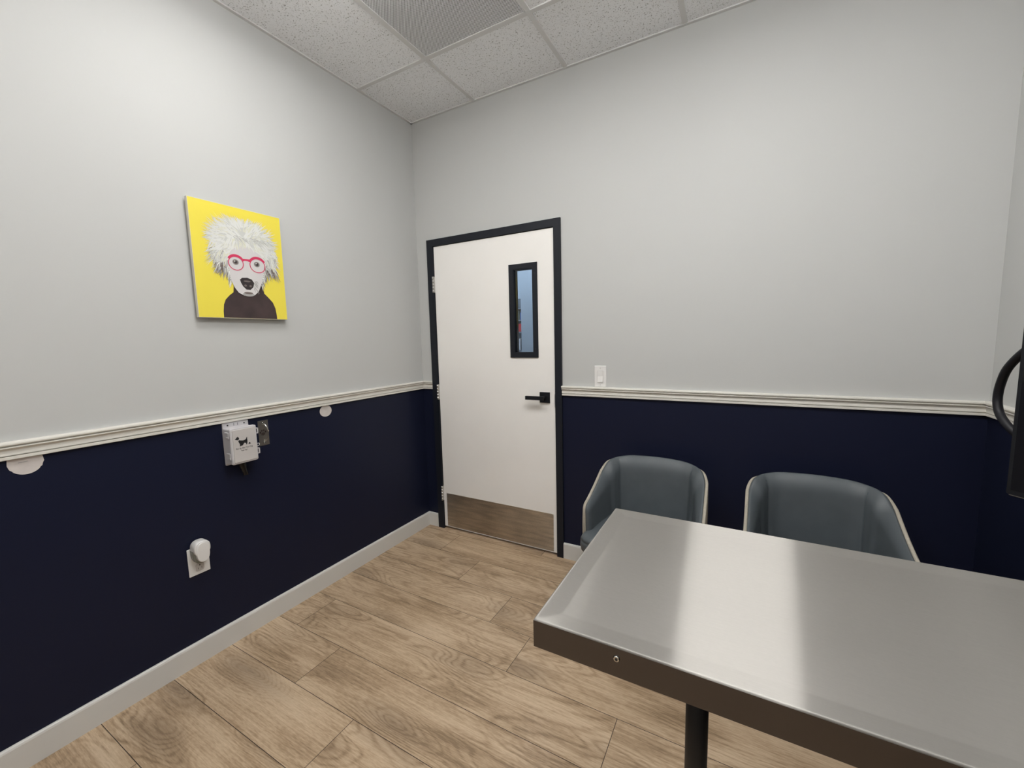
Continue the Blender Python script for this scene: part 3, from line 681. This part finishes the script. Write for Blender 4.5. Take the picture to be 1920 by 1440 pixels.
# ------------------------------------------------------------------ exam table fixed to the right wall
TX0, TX1, TY0, TY1, TZ = 1.751, RX-0.001, -1.7467, -1.2479, 0.918
tb = empty('exam_table', ((TX0+TX1)/2, (TY0+TY1)/2, 0), 'stainless steel exam table with raised rim on a dark leg, in front of chairs', 'table')
offs = [0, 0.0008, 0.0018, 0.003, 0.006, 0.010, 0.014, 0.018, 0.021, 0.024, 0.027, 0.030, 0.0325, 0.0345, 0.036, 0.038, 0.042, 0.05, 0.06]
def samples(a, b, n):
    o = [a+d for d in offs]; mid = [a+0.06+(b-a-0.12)*k/n for k in range(1, n)]
    return o+mid+[b-d for d in offs[::-1]]
def sst(t): t = max(0, min(1, t)); return t*t*(3-2*t)
def th_(x, y):
    dx = min(x-TX0, TX1-x); dy = min(y-TY0, TY1-y)
    k = 0.004; h = max(k-abs(dx-dy), 0)/k; d = min(dx, dy)-h*h*k*0.25
    z = -0.0030*(max(0, min(1, (d-0.002)/0.034)))
    if d < 0.003: z -= 0.003-math.sqrt(max(0, 0.003**2-(0.003-max(d, 0))**2))
    # the sheet is very slightly dished and not perfectly flat
    fld = sst((d-0.036)/0.05); z -= fld*0.0004*math.sin((x-TX0)/(TX1-TX0)*math.pi)
    return TZ+z
xs = samples(TX0, TX1, 44); ys = samples(TY0, TY1, 20)
bm = bmesh.new(); Gd = [[bm.verts.new((x, y, th_(x, y))) for y in ys] for x in xs]
for i in range(len(xs)-1):
    for j in range(len(ys)-1): bm.faces.new((Gd[i][j], Gd[i+1][j], Gd[i+1][j+1], Gd[i][j+1])).smooth = True
rim = [Gd[i][0] for i in range(len(xs))]+[Gd[-1][j] for j in range(1, len(ys))]+[Gd[i][-1] for i in range(len(xs)-2, -1, -1)]+[Gd[0][j] for j in range(len(ys)-2, 0, -1)]
low = [bm.verts.new((v.co.x, v.co.y, TZ-0.049)) for v in rim]; n = len(rim)
for i in range(n): bm.faces.new((rim[i], rim[(i+1)%n], low[(i+1)%n], low[i])).material_index = 1
cx_, cy_ = (TX0+TX1)/2, (TY0+TY1)/2
inn = [bm.verts.new((cx_+(v.co.x-cx_)*(1-0.04/(TX1-TX0)), cy_+(v.co.y-cy_)*(1-0.04/(TY1-TY0)), TZ-0.049)) for v in low]
for i in range(n): bm.faces.new((low[i], low[(i+1)%n], inn[(i+1)%n], inn[i])).material_index = 1
inn2 = [bm.verts.new((v.co.x, v.co.y, TZ-0.012)) for v in inn]
for i in range(n): bm.faces.new((inn[i], inn[(i+1)%n], inn2[(i+1)%n], inn2[i])).material_index = 1
bm.faces.new(inn2).material_index = 1
M_apron = brushed('brushed_apron_shaded', (1, 0, 0), 0.04, 0.12, (0.15, 0.138, 0.136), (30, 900, 900), 0.04)  # steel tinted dark: reflection of the dark floor put into the colour
top = obj('tabletop', bm, [M_table, M_apron], tb)
for x in (1.8885, 2.30, 2.75):
    bm = bmesh.new(); cyl(bm, (x, TY0, 0.899), (x, TY0-0.0022, 0.899), 0.0052, 0.004, 16); r_ = obj('rivet', bm, M_chrome, tb)
    bm = bmesh.new(); cyl(bm, (x, TY0-0.0018, 0.899), (x, TY0-0.0027, 0.899), 0.0022, None, 10); obj('rivet_hole', bm, M_screwhole, r_)
LXC, LYC = 1.9845, -1.545
bm = bmesh.new(); tube(bm, [(LXC, LYC, 0.012), (LXC, LYC, 0.5), (LXC, LYC, TZ-0.012)], 0.0195, 32); obj('leg', bm, M_leg, tb)
bm = bmesh.new(); cyl(bm, (LXC, LYC, 0.0), (LXC, LYC, 0.014), 0.045, 0.040, 32); obj('foot', bm, M_leg, tb)
bxo('cross_brace', (LXC-0.02, LXC+0.02, TY0+0.03, TY1-0.03, TZ-0.040, TZ-0.012), M_leg, tb)
bxo('wall_bracket', (RX-0.04, RX-0.0005, TY0+0.03, TY1-0.03, TZ-0.14, TZ-0.049), M_leg, tb, bev=0.002)

# ------------------------------------------------------------------ tub chairs
def path(t):
    """plan of the outside of the tub, t in [-1,1]; returns (x, y) with y=0 at the back and negative forward"""
    s = abs(t); hw = 0.268; R = 0.15; depth = 0.385
    Ls = depth-R; La = R*math.pi/2; Lb = hw-R-0.008; tot = Ls+La+Lb; d = s*tot
    if d < Lb: x, y = d, 0.0
    elif d < Lb+La: a = (d-Lb)/R; x, y = Lb+R*math.sin(a), -R+R*math.cos(a)
    else: x, y = Lb+R+0.008*min(1, (d-Lb-La)/Ls), -R-(d-Lb-La)
    y -= 0.10*(x*x)*0.6
    return (math.copysign(x, t), y)
def top_z(t):
    x, y = path(t); X = abs(x)
    if y > -0.125+0.02: 
        k = sst((-y)/0.10); z = 0.748-0.42*X*X
        z = z*(1-0)+0
    zb = 0.749-0.36*min(X, 0.25)**2
    q = (y+0.385)/(0.385-0.07); q = max(0, min(1, q)); zs = 0.583+0.135*q**1.25
    w = sst((-y-0.035)/0.09)
    z = zb*(1-w)+min(zb, zs)*w
    # round off the front end of the arm
    d = y+0.3893; rd = 0.026
    if d < rd: z -= rd-math.sqrt(max(0, rd**2-(rd-max(d, 0))**2))
    return z
def tub_chair(name, cx, back_y, label):
    C = empty(name, (cx, back_y-0.25, 0), label, 'chair', 'blue-grey tub chairs against the navy wall')
    T = [-1+2*k/96 for k in range(97)]
    # sharpen sampling close to the arm fronts
    T = sorted(set([round(t, 5) for t in T]+[s*(1-d) for s in (-1, 1) for d in (0.003, 0.008, 0.014, 0.03)]))
    def nrm(t):
        a = path(max(-1, t-0.004)); b = path(min(1, t+0.004)); v = Vector((b[0]-a[0], b[1]-a[1])).normalized(); n_ = Vector((-v.y, v.x))
        return n_
    def place(t, off, z):
        x, y = path(t); n_ = nrm(t); lean = -0.020*(0.75-z)/0.3*(1 if z < 0.75 else 0)   # lower parts sit further in
        return Vector((cx+x+n_.x*(off+lean*0.3), back_y+y+n_.y*(off+lean*0.8), z))
    # outside shell
    bm = bmesh.new(); rings = []
    for t in T:
        zt = top_z(t)+0.003-0.017*sst((0.62-abs(t))/0.36); zb = 0.335; P = [(0.0, zb)]+[(0.0+0.004*math.sin(math.pi*k/8), zb+(zt-0.004-zb)*k/8) for k in range(1, 9)]+[(-0.003, zt), (-0.009, zt-0.0005), (-0.013, zt-0.006)]+[(-0.013, zb+(zt-0.006-zb)*k/4) for k in (2, 0)]
        rings.append([bm.verts.new(place(t, o_, z)) for o_, z in P])
    m = len(rings[0])
    for A, B in zip(rings, rings[1:]):
        for k in range(m): bm.faces.new((A[k], A[(k+1)%m], B[(k+1)%m], B[k]))
    bm.faces.new(rings[0][::-1]); bm.faces.new(rings[-1])
    obj('outer_shell', bm, M_shell, C, True)
    # padded inside: one continuous upholstered wrap with creases at both back corners
    bm = bmesh.new(); rings = []
    for t in T:
        zt = top_z(t); zb = 0.415; x, y = path(t)
        cr = math.exp(-((abs(t)-0.345)/0.018)**2); endf = max(0.0, min(1, (1-abs(t))/0.05)); endf = math.sqrt(max(0, 1-(1-endf)**2))
        P = [(-0.0125, zb)]
        P += [(-0.0125, zb+(zt-0.012-zb)*k/6) for k in range(1, 7)]
        P += [(-0.0125, zt-0.003), (-0.018, zt+0.0015)]
        nI = 12
        for k in range(nI+1):
            f = k/nI; z = zt-0.001-(zt-0.001-zb)*f
            th = 0.010+0.026*math.sqrt(min(1, f/0.16))+0.007*math.sin(min(1, f*1.1)*math.pi/2)**1.2
            th *= 1-0.24*cr*(1 if f > 0.1 else f*10)
            th *= 1+0.35*math.exp(-((abs(t)-0.50)/0.10)**2)-0.35*sst((abs(t)-0.62)/0.36)*(1 if f > 0.12 else f/0.12)
            th = 0.006+(th-0.006)*(0.25+0.75*endf)
            P.append((-0.0125-th, z-0.004*math.sqrt(f) if k < 3 else z))
        rings.append([bm.verts.new(place(t, o_, z)) for o_, z in P])
    m = len(rings[0])
    for A, B in zip(rings, rings[1:]):
        for k in range(m): bm.faces.new((A[k], A[(k+1)%m], B[(k+1)%m], B[k]))
    bm.faces.new(rings[0][::-1]); bm.faces.new(rings[-1])
    pad = obj('backrest', bm, M_fabric, C, True)
    # seat cushion
    bm = bmesh.new(); n_ = 48
    def seat_ring(z, s):
        R_ = []
        for k in range(n_):
            t = 2*math.pi*k/n_; c, s2 = math.cos(t), math.sin(t); e = 0.32
            hx = 0.262; x = (hx+s)*math.copysign(abs(c)**e, c); y = (0.205+s)*math.copysign(abs(s2)**e, s2)
            if y > -0.08: x *= 0.80 if y > 0.15 else (1-0.20*sst((y+0.08)/0.23))
            if y < -0.1: x *= 1+0.045*sst((-y-0.1)/0.08)
            if y < 0: y *= 1.0+0.10*(1-min(1, (x/0.27)**2))
            R_.append(bm.verts.new((cx+x, back_y-0.272+y, z)))
        return R_
    prof = [(0.372, -0.030), (0.376, -0.012), (0.388, -0.003), (0.410, 0.0), (0.432, -0.001), (0.436, -0.004), (0.439, -0.0015), (0.450, -0.006), (0.459, -0.018), (0.4635, -0.040), (0.466, -0.090), (0.467, -0.15)]
    rs = [seat_ring(z, s) for z, s in prof]
    for A, B in zip(rs, rs[1:]):
        for k in range(n_): bm.faces.new((A[k], A[(k+1)%n_], B[(k+1)%n_], B[k]))
    bm.faces.new(rs[0][::-1]); bm.faces.new(rs[-1])
    obj('seat', bm, M_fabric, C, True)
    bm = bmesh.new(); box(bm, cx-0.205, cx+0.205, back_y-0.44, back_y-0.09, 0.345, 0.374, bev=0.006); obj('seat_frame', bm, M_leg, C)
    for sx in (-1, 1):
        for (yy, dy) in ((-0.40, -0.045), (-0.12, 0.035)):
            bm = bmesh.new(); cyl(bm, (cx+sx*0.18, back_y+yy, 0.350), (cx+sx*0.225, back_y+yy+dy, 0.0), 0.016, 0.010, 20); obj('leg', bm, M_leg, C)
    # corner seams of double stitching on the backrest
    for s in (-1, 1):
        for dt in (0.0,):
            t = s*(0.36); bm = bmesh.new(); zt = top_z(t); pts = []
            for k in range(15):
                f = 0.06+0.80*k/14; z = zt-0.001-(zt-0.001-0.415)*f
                th = 0.010+0.026*math.sqrt(min(1, f/0.16))+0.007*math.sin(min(1, f*1.1)*math.pi/2)**1.2; th *= 1-0.20*math.exp(-((0.36-0.345)/0.018)**2)
                pts.append(place(t, -0.0125-th-0.0002, z))
            tube(bm, pts, 0.0011, 6); obj('seam', bm, M_stitch, pad)
    return C
tub_chair('tub_chair', 1.655, -0.108, 'blue-grey tub chair with beige shell nearest the door, seat corner visible')
tub_chair('tub_chair', 2.322, -0.108, 'blue-grey tub chair with beige shell behind table, nearer the right wall')

# ------------------------------------------------------------------ wall monitor at the right edge with its cable
MZ0 = 0.905
mo = empty('wall_monitor', (RX, -0.75, 1.3), 'black upright monitor on the right wall, cut by the photo edge', 'monitor')
d = Vector((0.62, -0.785, 0)).normalized()
P0 = Vector((2.700, -0.650, 0)); nn = Vector((-d.y, d.x, 0))   # panel runs from P0 along d, thickness along nn
def obox(bm, o, a0, a1, n0, n1, z0, z1, bev=0.0):
    vs = []
    for z in (z0, z1):
        for a, b in ((a0, n0), (a1, n0), (a1, n1), (a0, n1)): p_ = o+d*a+nn*b; vs.append(bm.verts.new((p_.x, p_.y, z)))
    fs = [bm.faces.new([vs[i] for i in q]) for q in ((3,2,1,0),(4,5,6,7),(0,1,5,4),(1,2,6,5),(2,3,7,6),(3,0,4,7))]
    if bev: bmesh.ops.bevel(bm, geom=list({e for f in fs for e in f.edges}), offset=bev, segments=3, affect='EDGES')
bm = bmesh.new(); obox(bm, P0, 0.0, 0.225, -0.010, 0.022, MZ0, MZ0+0.62, 0.006); obj('monitor_body', bm, M_black, mo)
bm = bmesh.new(); obox(bm, P0, 0.012, 0.213, -0.0108, -0.0098, MZ0+0.02, MZ0+0.60); obj('screen', bm, M_screen, mo)
bm = bmesh.new(); obox(bm, P0, 0.010, 0.215, -0.0112, -0.0100, MZ0+0.004, MZ0+0.0055); obj('bezel_line', bm, M_steel, mo)
bm = bmesh.new(); cc = P0+d*0.11+nn*0.022
tube(bm, [(cc.x, cc.y, MZ0+0.34), (RX-0.03, cc.y+0.03, MZ0+0.34), (RX-0.004, cc.y+0.03, MZ0+0.34)], 0.016, 16); obj('mounting_arm', bm, M_black, mo)
bxo('wall_plate', (RX-0.012, RX-0.0002, cc.y-0.03, cc.y+0.09, MZ0+0.27, MZ0+0.41), M_black, mo, bev=0.003)
bm = bmesh.new()
tube(bm, catmull([(2.765, -0.700, 1.40), (2.742, -0.678, 1.357), (2.712, -0.640, 1.312), (2.700, -0.592, 1.262), (2.700, -0.560, 1.215), (2.700, -0.549, 1.168), (2.700, -0.562, 1.130), (2.702, -0.590, 1.105), (2.712, -0.620, 1.080), (2.735, -0.64, 1.055), (2.765, -0.66, 1.04)], 10), 0.0105, 14)
tag(obj('power_cable', bm, M_cable, None, True, origin=(2.70, -0.55, 1.168)), 'thick black cable looping out behind the monitor at right edge', 'cable')

# ------------------------------------------------------------------ hallway beyond the door window
M_hall = simple('hall_wall_blue_grey', (0.40, 0.45, 0.50), 0.6)
M_hallc = simple('hall_ceiling_white', (0.6, 0.62, 0.66), 0.8)
bm = bmesh.new(); box(bm, 0.185, RX+0.1, 1.2, 1.3, 0, 2.6); struct(obj('wall_hall', bm, M_hall))
bm = bmesh.new(); box(bm, -1.7, RX+0.1, 0.12, 3.3, 2.5, 2.6); struct(obj('ceiling_hall', bm, M_hallc))
bm = bmesh.new(); box(bm, -1.7, 0.3, 3.2, 3.3, 0, 2.5); struct(obj('wall_hall_end', bm, M_hall))
bm = bmesh.new(); box(bm, -1.8, -1.7, 0.12, 3.3, 0, 2.6); struct(obj('wall_hall_left', bm, M_hall))
bm = bmesh.new(); box(bm, -1.8, -0.10, 0.12, 0.16, 0, 2.6); struct(obj('wall_hall_near', bm, M_hall))
bm = bmesh.new(); box(bm, -1.8, RX+0.1, 0.12, 3.3, -0.06, -0.051); struct(obj('floor_hall', bm, M_groove))
hl = empty('hall_ceiling_light', (0.35, 0.65, 2.5), 'flat bright ceiling light in the hallway beyond the door', 'light')
bxo('frame', (-0.20, 0.90, 0.42, 0.88, 2.485, 2.50), M_led, hl); bxo('diffuser', (-0.18, 0.88, 0.44, 0.86, 2.478, 2.486), M_lampH, hl)
M_shf = simple('shelf_grey', (0.22, 0.24, 0.27), 0.6)
struct(bxo('wall_hall_niche', (-0.60, 0.184, 2.10, 2.20, 0, 2.49), M_hall))
for z, lab in ((1.235, 'grey wall shelf in the hall under the white carton and black case'), (1.44, 'grey wall shelf in the hall directly under the red carton'),
               (1.57, 'grey wall shelf in the hall under the olive and blue cartons'), (1.70, 'topmost grey wall shelf in the hall, under the dark grey bin')):
    tag(bxo('wall_shelf', (-0.55, 0.05, 1.8, 2.0995, z, z+0.012), M_shf, None, origin=(-0.25, 2.0995, z)), lab, 'shelf', 'grey hall shelves seen through the door window')
hall_fill = empty('hall_ceiling_light', (-0.5, 1.45, 2.5), 'added fill light at the far end of the hallway, above the shelf', 'light')  # unseen lamp, added to brighten the shelf end of the hall
bxo('frame', (-1.05, 0.05, 1.22, 1.68, 2.485, 2.50), M_led, hall_fill); bxo('diffuser', (-1.03, 0.03, 1.24, 1.66, 2.478, 2.486), M_lampH, hall_fill)

def good(name, d, col, label, cat, bev=0.004):
    o = bxo(name, d, simple(name+'_colour', col, 0.5), None, bev=bev, origin=((d[0]+d[1])/2, (d[2]+d[3])/2, d[4])); return tag(o, label, cat)
good('storage_bin', (-0.24, -0.06, 1.81, 1.98, 1.712, 1.815), (0.13, 0.15, 0.17), 'dark grey bin on the top shelf seen through the door window', 'bin')
good('olive_carton', (-0.24, -0.155, 1.81, 1.95, 1.582, 1.685), (0.16, 0.17, 0.13), 'olive carton on hall shelf, below the dark grey bin', 'box')
good('blue_carton', (-0.148, -0.065, 1.81, 1.95, 1.582, 1.665), (0.10, 0.18, 0.45), 'small blue carton on hall shelf, beside the olive carton', 'box')
good('red_carton', (-0.22, -0.07, 1.81, 1.95, 1.452, 1.540), (0.55, 0.05, 0.05), 'red carton on hall shelf seen through the door window', 'box')
good('white_carton', (-0.235, -0.150, 1.81, 1.95, 1.247, 1.375), (0.6, 0.6, 0.62), 'white carton on lowest visible hall shelf, left of the black case', 'box')
good('black_case', (-0.142, -0.065, 1.81, 1.95, 1.247, 1.345), (0.02, 0.02, 0.025), 'black case on lowest visible hall shelf, right of the white carton', 'case')
